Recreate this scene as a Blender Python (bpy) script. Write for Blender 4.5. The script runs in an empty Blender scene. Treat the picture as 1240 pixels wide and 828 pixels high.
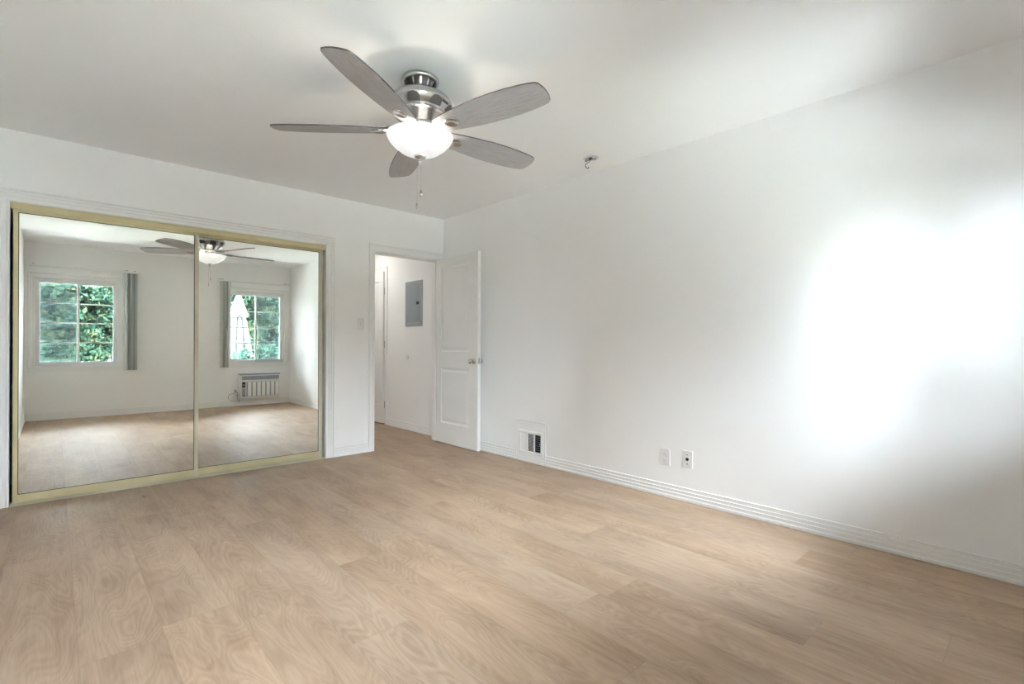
import bpy, bmesh, math, random
from mathutils import Vector, Matrix, Euler
random.seed(7)
S = bpy.context.scene
COL = S.collection
PI = math.pi

# ------------------------------------------------------------------ camera
F_PX, Y0, YAW = 601.14, 417.6, 0.7449
CAM = Vector((-3.1676, -4.5616, 1.0585)); ROLL = 0.0036
fw = Vector((math.sin(YAW), math.cos(YAW), 0)); rt = Vector((math.cos(YAW), -math.sin(YAW), 0)); up = Vector((0, 0, 1))
r2 = rt * math.cos(ROLL) + up * math.sin(ROLL); u2 = up * math.cos(ROLL) - rt * math.sin(ROLL)
cd = bpy.data.cameras.new('camera'); cam = bpy.data.objects.new('camera', cd); COL.objects.link(cam)
cd.sensor_width = 36; cd.lens = 36 * F_PX / 1240; cd.shift_y = (Y0 - 414) / 1240; cd.clip_start = .02
cam.matrix_world = Matrix.Translation(CAM) @ Matrix((r2, u2, -fw)).transposed().to_4x4()
S.camera = cam

# ------------------------------------------------------------------ colour management, sky and lights
S.view_settings.view_transform = 'Standard'; S.view_settings.look = 'None'
S.view_settings.gamma = 1; S.view_settings.use_curve_mapping = False
S.view_settings.exposure = 2.12
S.cycles.max_bounces = 16; S.cycles.diffuse_bounces = 10; S.cycles.glossy_bounces = 8
S.cycles.transparent_max_bounces = 24; S.cycles.caustics_reflective = False; S.cycles.caustics_refractive = False
S.cycles.sample_clamp_indirect = 6
S.cycles.use_denoising = True

SKY = 26.0
w = bpy.data.worlds.new('sky'); S.world = w; w.use_nodes = True
bg = w.node_tree.nodes['Background']; bg.inputs[0].default_value = (.885, .92, 1.0, 1); 
# overcast sky: much brighter overhead than towards the horizon
_t = w.node_tree; _tc = _t.nodes.new('ShaderNodeTexCoord'); _sp = _t.nodes.new('ShaderNodeSeparateXYZ'); _r = _t.nodes.new('ShaderNodeMapRange')
_t.links.new(_tc.outputs['Generated'], _sp.inputs[0]); _t.links.new(_sp.outputs[2], _r.inputs[0]); _t.links.new(_r.outputs[0], bg.inputs[1])
_r.interpolation_type = 'SMOOTHSTEP'; _r.inputs[1].default_value = .1; _r.inputs[2].default_value = 1.0; _r.inputs[3].default_value = SKY * .9; _r.inputs[4].default_value = SKY

def light(name, kind, loc, energy, color=(1, 1, 1), **k):
    d = bpy.data.lights.new(name, kind); d.energy = energy; d.color = color
    o = bpy.data.objects.new(name, d); COL.objects.link(o); o.location = loc
    for a, b in k.items(): setattr(d, a, b)
    return o
WY = -4.80          # inner face of the window wall
WX = -3.47          # inner face of the left wall
HZ = 2.44
# high midday sun behind the garden trees: it floods an added unseen slab, which throws light up to the ceiling
noon = light('sun', 'SUN', (0, -14, 12), 430, (.935, .95, 1), angle=math.radians(2))
noon.rotation_euler = Vector((.06, .27, -.96)).to_track_quat('-Z', 'Y').to_euler()
# sky portals in the two window openings
for i, (x0, x1) in enumerate(((-3.366, -2.472), (-.995, -.10))):
    p = light('window_portal', 'AREA', ((x0 + x1) / 2, WY - .16, 1.35), 1, shape='RECTANGLE', size=x1 - x0, size_y=1.22)
    p.rotation_euler = (PI / 2, 0, 0); p.data.cycles.is_portal = True
    p.rotation_euler = Vector((0, 1, 0)).to_track_quat('-Z', 'Z').to_euler()
# hall ceiling lamp
hl = light('hall_ceiling_light', 'AREA', (-.5, 1.5, 2.40), 1.6, (1, .97, .92), shape='DISK', size=.3)

# ------------------------------------------------------------------ materials
def mat(name, col=(.8, .8, .8), rough=.5, metal=0, spec=.5, emit=None, es=1):
    m = bpy.data.materials.new(name); m.use_nodes = True
    b = m.node_tree.nodes['Principled BSDF']
    b.inputs['Base Color'].default_value = (*col, 1); b.inputs['Roughness'].default_value = rough
    b.inputs['Metallic'].default_value = metal; b.inputs['Specular IOR Level'].default_value = spec
    if emit: b.inputs['Emission Color'].default_value = (*emit, 1); b.inputs['Emission Strength'].default_value = es
    return m
class NT:
    def __init__(s, m): s.t = m.node_tree; s.b = s.t.nodes['Principled BSDF']
    def n(s, typ, **k):
        x = s.t.nodes.new(typ)
        for a, b in k.items():
            if a.startswith('i_'):
                key = a[2:]; x.inputs[int(key) if key.isdigit() else key].default_value = b
            else: setattr(x, a, b)
        return x
    def l(s, a, b): s.t.links.new(a, b)
    def m(s, op, a, b=None, c=None):
        x = s.t.nodes.new('ShaderNodeMath'); x.operation = op
        for i, v in enumerate((a, b, c)):
            if v is None: continue
            if isinstance(v, (int, float)): x.inputs[i].default_value = v
            else: s.l(v, x.inputs[i])
        return x.outputs[0]
def noise_bump(m, scale, strength, dist=.001, detail=3):
    t = NT(m); tc = t.n('ShaderNodeTexCoord'); nz = t.n('ShaderNodeTexNoise', i_Scale=scale, i_Detail=detail)
    t.l(tc.outputs['Object'], nz.inputs['Vector'])
    bp = t.n('ShaderNodeBump', i_Strength=strength, i_Distance=dist)
    t.l(nz.outputs[0], bp.inputs['Height']); t.l(bp.outputs[0], t.b.inputs['Normal'])
    return m
def tint_noise(m, c0, c1, scale, stretch=(1, 1, 1), detail=3):
    t = NT(m); tc = t.n('ShaderNodeTexCoord'); mp = t.n('ShaderNodeMapping'); mp.inputs['Scale'].default_value = stretch
    nz = t.n('ShaderNodeTexNoise', i_Scale=scale, i_Detail=detail); r = t.n('ShaderNodeValToRGB')
    r.color_ramp.elements[0].color = (*c0, 1); r.color_ramp.elements[1].color = (*c1, 1)
    r.color_ramp.elements[0].position = .3; r.color_ramp.elements[1].position = .7
    t.l(tc.outputs['Object'], mp.inputs[0]); t.l(mp.outputs[0], nz.inputs['Vector']); t.l(nz.outputs[0], r.inputs[0])
    t.l(r.outputs[0], t.b.inputs['Base Color'])
    return m
M = {}
M['wall'] = noise_bump(tint_noise(mat('wall_paint', rough=.75, spec=.3), (.910, .912, .905), (.918, .920, .913), 3), 180, .12)
M['ceiling'] = noise_bump(tint_noise(mat('ceiling_paint', rough=.85, spec=.2), (.915, .920, .925), (.922, .927, .932), 2), 140, .12)
M['trim'] = tint_noise(mat('trim_paint', rough=.38), (.86, .86, .85), (.88, .88, .87), 4)
M['door'] = tint_noise(mat('door_paint', rough=.42), (.85, .85, .835), (.865, .865, .85), 4)
M['plastic'] = tint_noise(mat('white_plastic', rough=.35), (.79, .79, .78), (.81, .81, .80), 9)
M['vinyl'] = tint_noise(mat('white_vinyl', rough=.3), (.80, .81, .82), (.82, .83, .84), 7)
M['grey_vinyl'] = tint_noise(mat('grey_vinyl', rough=.35), (.35, .39, .43), (.38, .42, .46), 7)
M['dark'] = tint_noise(mat('dark_gap', rough=.8), (.012, .012, .014), (.02, .02, .022), 9)
M['nickel'] = noise_bump(tint_noise(mat('brushed_nickel', rough=.27, metal=1), (.46, .45, .44), (.56, .55, .53), 60, (1, 1, .06)), 90, .05)
M['vent_shade_wire'] = tint_noise(mat('vent_shade_and_wire', rough=.5, metal=.2), (.045, .036, .035), (.065, .052, .048), 20)  # brown for the painted shade in fan openings, and for a wire
M['chrome'] = tint_noise(mat('satin_chrome', rough=.22, metal=1), (.58, .57, .55), (.64, .63, .61), 30)
M['brass'] = tint_noise(mat('anodised_gold', rough=.42, metal=.35), (.62, .54, .31), (.70, .62, .38), 6, (1, 1, .2))
M['brass2'] = tint_noise(mat('pale_gold_edge', rough=.4, metal=.45), (.60, .56, .42), (.68, .64, .50), 6, (1, 1, .2))
M['steel_grey'] = tint_noise(mat('grey_enamel', rough=.42), (.30, .345, .38), (.33, .37, .405), 5)
M['steel_frame'] = tint_noise(mat('grey_enamel_frame', rough=.4), (.33, .36, .38), (.37, .40, .42), 5)
M['black'] = tint_noise(mat('black_plastic', rough=.4), (.012, .013, .018), (.02, .02, .027), 9)
M['grille'] = tint_noise(mat('louvre_grey', rough=.5), (.30, .34, .38), (.36, .40, .44), 12)
M['acbody'] = tint_noise(mat('heater_enamel', rough=.4), (.74, .745, .74), (.78, .785, .78), 6)
M['acslat'] = tint_noise(mat('heater_slat', rough=.4), (.89, .89, .88), (.91, .91, .90), 6)
M['cord'] = tint_noise(mat('grey_cord', rough=.5), (.38, .39, .40), (.44, .45, .46), 30)
M['vane'] = tint_noise(mat('sage_vane', rough=.6), (.62, .65, .62), (.68, .71, .68), 6, (8, 8, .3))
M['vane_dark'] = tint_noise(mat('sage_vane_dark', rough=.6), (.42, .45, .42), (.48, .51, .48), 6, (8, 8, .3))  # darker tone set on some vanes of each stack
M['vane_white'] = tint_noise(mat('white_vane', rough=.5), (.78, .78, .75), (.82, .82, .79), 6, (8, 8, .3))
M['blade_edge'] = tint_noise(mat('blade_edge', rough=.5), (.05, .045, .045), (.09, .08, .08), 20)
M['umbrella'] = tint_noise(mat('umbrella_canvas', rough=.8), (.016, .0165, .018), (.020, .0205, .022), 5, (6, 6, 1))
M['bark'] = noise_bump(tint_noise(mat('bark', rough=.9), (.09, .08, .07), (.2, .18, .17), 8, (3, 3, .5)), 30, .6, .01)
M['ground'] = tint_noise(mat('ground_outside', rough=.95), (.10, .12, .08), (.2, .2, .16), 2)
M['patio'] = tint_noise(mat('bounce_concrete', rough=.9), (.74, .74, .72), (.80, .80, .78), 3)  # kept pale so the added slab and eave bounce daylight
M['siding'] = tint_noise(mat('light_block_paint', rough=.8), (.003, .0045, .005), (.005, .0065, .0065), 3)

def mirror_mat():
    m = mat('mirror_silver', (.84, .85, .80), .0, 1); t = NT(m)
    tc = t.n('ShaderNodeTexCoord'); nz = t.n('ShaderNodeTexNoise', i_Scale=.8, i_Detail=1)
    r = t.n('ShaderNodeValToRGB'); r.color_ramp.elements[0].color = (.90, .91, .865, 1); r.color_ramp.elements[1].color = (.92, .925, .88, 1)
    t.l(tc.outputs['Object'], nz.inputs['Vector']); t.l(nz.outputs[0], r.inputs[0]); t.l(r.outputs[0], t.b.inputs['Base Color'])
    return m
M['mirror'] = mirror_mat()

def glass_mat(name, tint, refl=.08):
    m = bpy.data.materials.new(name); m.use_nodes = True; t = m.node_tree; t.nodes.clear()
    o = t.nodes.new('ShaderNodeOutputMaterial'); mx = t.nodes.new('ShaderNodeMixShader')
    tr = t.nodes.new('ShaderNodeBsdfTransparent'); tr.inputs[0].default_value = (*tint, 1)
    gl = t.nodes.new('ShaderNodeBsdfGlossy'); gl.inputs['Roughness'].default_value = .02
    fr = t.nodes.new('ShaderNodeFresnel'); fr.inputs[0].default_value = 1.45
    t.links.new(fr.outputs[0], mx.inputs[0]); t.links.new(tr.outputs[0], mx.inputs[1]); t.links.new(gl.outputs[0], mx.inputs[2])
    t.links.new(mx.outputs[0], o.inputs[0]); return m
M['glass'] = glass_mat('window_glass', (.95, .99, 1.0))
def screen_mat():
    m = bpy.data.materials.new('insect_screen_mesh'); m.use_nodes = True; t = m.node_tree; t.nodes.clear()
    o = t.nodes.new('ShaderNodeOutputMaterial'); mx = t.nodes.new('ShaderNodeMixShader'); mx.inputs[0].default_value = .30
    tr = t.nodes.new('ShaderNodeBsdfTransparent'); df = t.nodes.new('ShaderNodeBsdfDiffuse'); df.inputs[0].default_value = (.17, .2, .22, 1)
    t.links.new(tr.outputs[0], mx.inputs[1]); t.links.new(df.outputs[0], mx.inputs[2]); t.links.new(mx.outputs[0], o.inputs[0]); return m
M['screen'] = screen_mat()
def bowl_mat():
    m = mat('frosted_swirl_glass', (.12, .118, .115), .35); t = NT(m)
    tc = t.n('ShaderNodeTexCoord'); nz = t.n('ShaderNodeTexNoise', i_Scale=9, i_Detail=4, i_Distortion=1.5)
    r = t.n('ShaderNodeMapRange'); r.inputs['From Min'].default_value = .3; r.inputs['From Max'].default_value = .7
    r.inputs['To Min'].default_value = .19; r.inputs['To Max'].default_value = .25
    # edge shading painted into the glow: emission dims at grazing view
    lw = t.n('ShaderNodeLayerWeight', i_Blend=.4)
    mul = t.m('MULTIPLY', r.outputs[0], t.m('SUBTRACT', 1.12, t.m('MULTIPLY', lw.outputs['Facing'], .55)))
    t.l(tc.outputs['Object'], nz.inputs['Vector']); t.l(nz.outputs[0], r.inputs[0])
    t.b.inputs['Emission Color'].default_value = (1, .985, .96, 1); t.l(mul, t.b.inputs['Emission Strength'])
    return m
M['bowl'] = bowl_mat()

def blade_mat():
    m = mat('whitewashed_oak', rough=.5); t = NT(m); tc = t.n('ShaderNodeTexCoord'); mp = t.n('ShaderNodeMapping')
    mp.inputs['Scale'].default_value = (6, 90, 90); nz = t.n('ShaderNodeTexNoise', i_Scale=2.2, i_Detail=6, i_Roughness=.65)
    r = t.n('ShaderNodeValToRGB'); r.color_ramp.elements[0].color = (.30, .29, .29, 1); r.color_ramp.elements[1].color = (.43, .415, .42, 1)
    r.color_ramp.elements[0].position = .3; r.color_ramp.elements[1].position = .62
    t.l(tc.outputs['Object'], mp.inputs[0]); t.l(mp.outputs[0], nz.inputs['Vector']); t.l(nz.outputs[0], r.inputs[0]); t.l(r.outputs[0], t.b.inputs['Base Color'])
    return m
M['blade'] = blade_mat()

def floor_mat():
    m = mat('oak_plank_floor', rough=.4, spec=.18); t = NT(m)
    PW, PL = .2355, 1.52
    tc = t.n('ShaderNodeTexCoord'); sp = t.n('ShaderNodeSeparateXYZ'); t.l(tc.outputs['Object'], sp.inputs[0])
    X, Y = sp.outputs[0], sp.outputs[1]
    u = t.m('DIVIDE', t.m('ADD', X, 3.105), PW); row = t.m('FLOOR', u); fu = t.m('SUBTRACT', u, row)
    wn = t.n('ShaderNodeTexWhiteNoise', noise_dimensions='1D'); t.l(row, wn.inputs['W'])
    v = t.m('ADD', t.m('DIVIDE', Y, PL), t.m('ADD', wn.outputs[0], t.m('MULTIPLY', row, .37))); cidx = t.m('FLOOR', v); fv = t.m('SUBTRACT', v, cidx)
    cb = t.n('ShaderNodeCombineXYZ'); t.l(row, cb.inputs[0]); t.l(cidx, cb.inputs[1])
    w2 = t.n('ShaderNodeTexWhiteNoise', noise_dimensions='3D'); t.l(cb.outputs[0], w2.inputs['Vector'])
    rs = t.n('ShaderNodeSeparateColor'); t.l(w2.outputs['Color'], rs.inputs[0]); R1, R2, R3 = rs.outputs
    # per-plank shifted coordinates
    sx = t.m('ADD', X, t.m('MULTIPLY', R1, 17)); sy = t.m('ADD', Y, t.m('MULTIPLY', R2, 23))
    def vec(a, b, c=0.0):
        k = t.n('ShaderNodeCombineXYZ')
        for i, q in enumerate((a, b, c)):
            if isinstance(q, (int, float)): k.inputs[i].default_value = q
            else: t.l(q, k.inputs[i])
        return k.outputs[0]
    def noise(vv, sc, det=2, rough=.5, dist=0):
        n_ = t.n('ShaderNodeTexNoise', i_Scale=sc, i_Detail=det, i_Roughness=rough, i_Distortion=dist); t.l(vv, n_.inputs['Vector']); return n_.outputs[0]
    # annual-ring field: contour lines of a slow stretched noise make cathedrals and knots
    field = noise(vec(t.m('MULTIPLY', sx, 5.2), t.m('MULTIPLY', sy, 1.15), R3), 1.0, 2.2, .42, .25)
    rings = t.m('SINE', t.m('MULTIPLY', field, 215))
    rings2 = t.m('SINE', t.m('ADD', t.m('MULTIPLY', field, 67), 1.3))
    fine = noise(vec(t.m('MULTIPLY', sx, 260), t.m('MULTIPLY', sy, 9)), 1.0, 3, .6)
    streak = noise(vec(t.m('MULTIPLY', sx, 38), t.m('MULTIPLY', sy, 1.6)), 1.0, 3, .55)
    blot = noise(vec(t.m('MULTIPLY', sx, 3.2), t.m('MULTIPLY', sy, 1.3)), 1.3, 2)
    amp = t.m('MULTIPLY', noise(vec(t.m('MULTIPLY', sx, 2.0), t.m('MULTIPLY', sy, .9), 4.0), 1.4, 1), .09)
    val = t.m('MULTIPLY', rings, amp)
    val = t.m('ADD', val, t.m('MULTIPLY', rings2, .022))
    val = t.m('ADD', val, t.m('MULTIPLY', t.m('SUBTRACT', fine, .5), .32))
    val = t.m('ADD', val, t.m('MULTIPLY', t.m('SUBTRACT', streak, .5), .34))
    val = t.m('ADD', val, t.m('MULTIPLY', t.m('SUBTRACT', blot, .5), .60))
    val = t.m('ADD', val, t.m('MULTIPLY', t.m('SUBTRACT', R1, .5), .065))
    # knots: small dark spots with pale halo
    vo = t.n('ShaderNodeTexVoronoi', i_Scale=1.0); t.l(vec(t.m('MULTIPLY', sx, 2.6), t.m('MULTIPLY', sy, 1.05), R2), vo.inputs['Vector'])
    kd = t.n('ShaderNodeMapRange'); kd.interpolation_type = 'SMOOTHSTEP'; t.l(vo.outputs['Distance'], kd.inputs[0]); kd.inputs[1].default_value = .0; kd.inputs[2].default_value = .085; kd.inputs[3].default_value = -.62; kd.inputs[4].default_value = 0
    sel = t.m('GREATER_THAN', noise(vec(t.m('MULTIPLY', sx, 1.1), t.m('MULTIPLY', sy, .6), 9.0), 1.0, 0), .47)
    val = t.m('ADD', val, t.m('MULTIPLY', t.m('MULTIPLY', kd.outputs[0], sel), t.m('ADD', .55, t.m('MULTIPLY', streak, .9))))
    val = t.m('ADD', val, .5)
    r = t.n('ShaderNodeValToRGB'); t.l(val, r.inputs[0]); e = r.color_ramp.elements
    e[0].position = .12; e[0].color = (0.201, 0.127, 0.083, 1)
    e[1].position = .86; e[1].color = (0.574, 0.431, 0.311, 1)
    for p_, c_ in ((.34, (0.353, 0.244, 0.167, 1)), (.5, (0.430, 0.308, 0.214, 1)), (.66, (0.496, 0.362, 0.256, 1))):
        k = e.new(p_); k.color = c_
    # hue variation between planks
    hs = t.n('ShaderNodeHueSaturation'); t.l(r.outputs[0], hs.inputs['Color']); t.l(t.m('ADD', .92, t.m('MULTIPLY', R3, .10)), hs.inputs['Saturation'])
    # seams
    ex = t.m('MINIMUM', fu, t.m('SUBTRACT', 1, fu)); ex = t.m('MULTIPLY', ex, PW)
    ey = t.m('MINIMUM', fv, t.m('SUBTRACT', 1, fv)); ey = t.m('MULTIPLY', ey, PL)
    d = t.m('MINIMUM', ex, ey)
    sm = t.n('ShaderNodeMapRange'); t.l(d, sm.inputs[0]); sm.inputs[1].default_value = .0006; sm.inputs[2].default_value = .0022; sm.inputs[3].default_value = .32; sm.inputs[4].default_value = 0
    mx = t.n('ShaderNodeMix', data_type='RGBA'); t.l(sm.outputs[0], mx.inputs[0]); t.l(hs.outputs[0], mx.inputs[6]); mx.inputs[7].default_value = (.25, .19, .14, 1)
    t.l(mx.outputs[2], t.b.inputs['Base Color'])
    rr = t.m('ADD', .42, t.m('MULTIPLY', streak, .14)); t.l(rr, t.b.inputs['Roughness'])
    bp = t.n('ShaderNodeBump', i_Strength=.10, i_Distance=.001); t.l(t.m('ADD', fine, t.m('MULTIPLY', sm.outputs[0], -1.0)), bp.inputs['Height']); t.l(bp.outputs[0], t.b.inputs['Normal'])
    return m
M['floor'] = floor_mat()

def leaf_mat(name, c0, c1, c2):
    m = mat(name, rough=.8, spec=.0); t = NT(m); tc = t.n('ShaderNodeTexCoord')
    nz = t.n('ShaderNodeTexNoise', i_Scale=6, i_Detail=3, i_Roughness=.7); r = t.n('ShaderNodeValToRGB')
    e = r.color_ramp.elements; e[0].color = (*c0, 1); e[1].color = (*c2, 1); e[0].position = .36; e[1].position = .68; k = e.new(.52); k.color = (*c1, 1)
    t.l(tc.outputs['Object'], nz.inputs['Vector']); t.l(nz.outputs[0], r.inputs[0]); t.l(r.outputs[0], t.b.inputs['Base Color'])
    # thin leaves let some light through
    tr = t.n('ShaderNodeBsdfTranslucent'); t.l(r.outputs[0], tr.inputs[0]); mx = t.n('ShaderNodeMixShader'); mx.inputs[0].default_value = .3
    o = t.t.nodes['Material Output']; t.l(t.b.outputs[0], mx.inputs[1]); t.l(tr.outputs[0], mx.inputs[2]); t.l(mx.outputs[0], o.inputs[0])
    return m
M['leaf1'] = leaf_mat('leaf_teal', (.0014, .0042, .0038), (.0042, .0105, .0080), (.0150, .0220, .0120))
M['leaf2'] = leaf_mat('leaf_green', (.0018, .0052, .0044), (.0056, .0125, .0085), (.0260, .0290, .0120))

# ------------------------------------------------------------------ mesh helpers
class MB:
    def __init__(s): s.v = []; s.f = []; s.mi = []; s.sm = []
    def add(s, vs, fs, mi=0, smooth=False, mx=None):
        o = len(s.v)
        s.v += [tuple(mx @ Vector(p)) if mx else tuple(p) for p in vs]
        s.f += [[i + o for i in f] for f in fs]; s.mi += [mi] * len(fs); s.sm += [smooth] * len(fs)
        return s
    def box(s, a, b, bev=0, mi=0, mx=None):
        (x0, y0, z0), (x1, y1, z1) = a, b
        x0, x1 = min(x0, x1), max(x0, x1); y0, y1 = min(y0, y1), max(y0, y1); z0, z1 = min(z0, z1), max(z0, z1)
        if bev <= 0:
            vs = [(x, y, z) for x in (x0, x1) for y in (y0, y1) for z in (z0, z1)]
            fs = [(0, 1, 3, 2), (4, 6, 7, 5), (0, 4, 5, 1), (2, 3, 7, 6), (0, 2, 6, 4), (1, 5, 7, 3)]
            return s.add(vs, fs, mi, False, mx)
        bm = bmesh.new(); bmesh.ops.create_cube(bm, size=1)
        for q in bm.verts: q.co = ((x0 + x1) / 2 + q.co.x * (x1 - x0), (y0 + y1) / 2 + q.co.y * (y1 - y0), (z0 + z1) / 2 + q.co.z * (z1 - z0))
        bev = min(bev, .49 * min(x1 - x0, y1 - y0, z1 - z0))
        bmesh.ops.bevel(bm, geom=bm.edges[:], offset=bev, segments=2, affect='EDGES', profile=.5)
        return s.bm(bm, mi, False, mx)
    def bm(s, bm, mi=0, smooth=False, mx=None):
        bm.verts.index_update(); vs = [q.co.copy() for q in bm.verts]; fs = [[q.index for q in f.verts] for f in bm.faces]
        bm.free(); return s.add(vs, fs, mi, smooth, mx)
    def lathe(s, prof, seg=40, mi=0, smooth=True, mx=None, flute=None, cap=True):
        vs = []; fs = []
        for (r, z) in prof:
            for k in range(seg):
                a = 2 * PI * k / seg; rr = r
                if flute: rr = r * flute(a, z)
                vs.append((rr * math.cos(a), rr * math.sin(a), z))
        n = len(prof)
        for i in range(n - 1):
            for k in range(seg):
                k2 = (k + 1) % seg; fs.append((i * seg + k, i * seg + k2, (i + 1) * seg + k2, (i + 1) * seg + k))
        if cap:
            if prof[0][0] > 1e-5: fs.append(list(range(seg))[::-1])
            if prof[-1][0] > 1e-5: fs.append([(n - 1) * seg + k for k in range(seg)])
        return s.add(vs, fs, mi, smooth, mx)
    def tube(s, pts, r, seg=8, mi=0, mx=None):
        pts = [Vector(p) for p in pts]; vs = []; fs = []; n = len(pts); prev = None
        for i, p in enumerate(pts):
            t = (pts[min(i + 1, n - 1)] - pts[max(i - 1, 0)]).normalized()
            a = prev or (Vector((0, 0, 1)) if abs(t.z) < .9 else Vector((1, 0, 0)))
            a = (a - t * a.dot(t)).normalized(); prev = a; b = t.cross(a)
            rr = r[i] if isinstance(r, (list, tuple)) else r
            for k in range(seg):
                q = 2 * PI * k / seg; vs.append(p + a * rr * math.cos(q) + b * rr * math.sin(q))
        for i in range(n - 1):
            for k in range(seg):
                k2 = (k + 1) % seg; fs.append((i * seg + k, i * seg + k2, (i + 1) * seg + k2, (i + 1) * seg + k))
        fs.append(list(range(seg))[::-1]); fs.append([(n - 1) * seg + k for k in range(seg)])
        return s.add(vs, fs, mi, True, mx)
    def build(s, name, mats, parent=None):
        me = bpy.data.meshes.new(name); me.from_pydata(s.v, [], s.f)
        for m_ in (mats if isinstance(mats, (list, tuple)) else [mats]): me.materials.append(M[m_])
        me.polygons.foreach_set('material_index', s.mi); me.polygons.foreach_set('use_smooth', s.sm)
        bm = bmesh.new(); bm.from_mesh(me); bmesh.ops.recalc_face_normals(bm, faces=bm.faces[:]); bm.to_mesh(me); bm.free()
        o = bpy.data.objects.new(name, me); COL.objects.link(o)
        if parent: o.parent = parent
        return o
def tag(o, label=None, cat=None, group=None, kind=None):
    if label: o['label'] = label
    if cat: o['category'] = cat
    if group: o['group'] = group
    if kind: o['kind'] = kind
    return o
def empty(name, loc=(0, 0, 0), rot=(0, 0, 0)):
    o = bpy.data.objects.new(name, None); COL.objects.link(o); o.location = loc; o.rotation_euler = rot; o.empty_display_size = .1; return o
def copy_tree(o, parent=None):
    c = o.copy(); COL.objects.link(c); c.parent = parent
    for ch in list(o.children): copy_tree(ch, c)
    return c
# planar frames: (origin, axis u, axis v(up), normal n) -> sweep a profile [(u outward, thickness)] around a rectangle
def frame_sweep(mb, prof, x0, x1, z0, z1, T, closed=True, wt=None, wr=None, wl=None):
    wt = wt or 1; wr = wr or 1; wl = wl or 1
    def ring(u, h):
        if closed: return [T(x0 - u * wl, z0 - u, h), T(x0 - u * wl, z1 + u * wt, h), T(x1 + u * wr, z1 + u * wt, h), T(x1 + u * wr, z0 - u, h)]
        return [T(x0 - u * wl, z0, h), T(x0 - u * wl, z1 + u * wt, h), T(x1 + u * wr, z1 + u * wt, h), T(x1 + u * wr, z0, h)]
    vs = []; fs = []
    P = [(prof[0][0], 0)] + list(prof) + [(prof[-1][0], 0)]
    for u, h in P: vs += ring(u, h)
    n = len(P)
    for i in range(n):
        j = (i + 1) % n
        for k in range(4 if closed else 3):
            k2 = (k + 1) % 4; fs.append((i * 4 + k, i * 4 + k2, j * 4 + k2, j * 4 + k))
    if not closed:
        fs.append([i * 4 for i in range(n)]); fs.append([i * 4 + 3 for i in range(n)][::-1])
    return mb.add(vs, fs)
def bullnose_steps(levels, top):      # stepped baseboard profile (height, thickness)
    out = []
    for (za, zb, th) in levels:
        out += [(za, th * .86), (za + .003, th * .8), (zb - .005, th * .80), (zb - .0015, th), (zb, th * .72)]
    return out
BB = [(0, .0155), (.014, .017), (.018, .0150), (.021, .0118), (.037, .0115), (.0395, .0145), (.042, .0135), (.0435, .0095), (.060, .0092), (.0625, .0122), (.065, .0112), (.0665, .0072), (.083, .007), (.086, .0098), (.089, .0085), (.091, 0)]
def baseboard(name, a, b, nrm):       # a,b: floor points on the wall; nrm: into the room
    mb = MB(); vs = []; n = Vector((*nrm, 0))
    P = [(0, 0)] + [(th, z) for z, th in BB]
    for e in (Vector((*a, 0)), Vector((*b, 0))):
        for th, z in P: vs.append(e + n * th + Vector((0, 0, z)))
    k = len(P); fs = [(i, (i + 1) % k, k + (i + 1) % k, k + i) for i in range(k)] + [list(range(k)), list(range(k, 2 * k))[::-1]]
    mb.add(vs, fs); o = mb.build(name, 'trim'); return o
def struct(o, label): o['kind'] = 'structure'; o['label'] = label; return o

# ------------------------------------------------------------------ room shell
TH = .12
HX = .07            # hall right wall plane
struct(MB().box((WX - .15, WY - .16, -.12), (.3, 3.2, 0)).build('floor', 'floor'), 'pale oak plank floor running through the room and into the hall')
struct(MB().box((WX - .15, WY - .16, HZ), (.3, 3.2, HZ + .12)).build('ceiling', 'ceiling'), 'smooth white painted ceiling')
struct(MB().box((0, WY - .16, 0), (.14, 0, HZ)).build('wall_right', 'wall'), 'long plain white wall with the vent and the outlets')
struct(MB().box((WX - .14, WY - .16, 0), (WX, TH, HZ)).build('wall_left', 'wall'), 'white wall seen only as a sliver in the mirror')
# back wall with closet and doorway openings
CX0, CX1, CZ = -3.383, -1.318, 1.975
DX0, DX1, DZ = -.828, -.060, 1.985
mb = MB()
mb.box((WX, 0, 0), (CX0, TH, CZ)); mb.box((CX1, 0, 0), (DX0, TH, DZ)); mb.box((DX1, 0, 0), (.14, TH, DZ))
mb.box((WX, 0, CZ), (CX1, TH, HZ)); mb.box((CX1, 0, DZ), (.14, TH, HZ))
struct(mb.build('wall_back', 'wall'), 'white wall holding the mirrored closet and the open doorway')
# window wall
WIN = [(-3.366, -2.472), (-.995, -.100)]; WZ0, WZ1 = .742, 1.957
mb = MB(); T0 = WY - .15
xs = [WX, WIN[0][0], WIN[0][1], WIN[1][0], WIN[1][1], 0]
for i in (0, 2, 4): mb.box((xs[i], T0, 0), (xs[i + 1], WY, HZ))
for i in (1, 3): mb.box((xs[i], T0, 0), (xs[i + 1], WY, WZ0)); mb.box((xs[i], T0, WZ1), (xs[i + 1], WY, HZ))
struct(mb.build('wall_front', 'wall'), 'white wall with two windows, seen in the mirrors')
# hall
struct(MB().box((HX, TH, 0), (HX + .12, 3.2, HZ)).build('wall_hall_right', 'wall'), 'white hall wall carrying the grey breaker panel')
struct(MB().box((-1.12, TH, 0), (-1.0, 3.2, HZ)).build('wall_hall_left', 'wall'), 'white hall wall hidden beside the doorway')
struct(MB().box((-1.0, 3.1, 0), (HX, 3.2, HZ)).build('wall_hall_back', 'wall'), 'white wall at the far end of the hall')
# closet interior
mb = MB(); mb.box((WX, .72, 0), (-1.12, .8, HZ)); mb.box((WX - .1, TH, 0), (WX, .8, HZ))
struct(mb.build('wall_closet', 'wall'), 'dark closet interior behind the mirrored doors')

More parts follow.
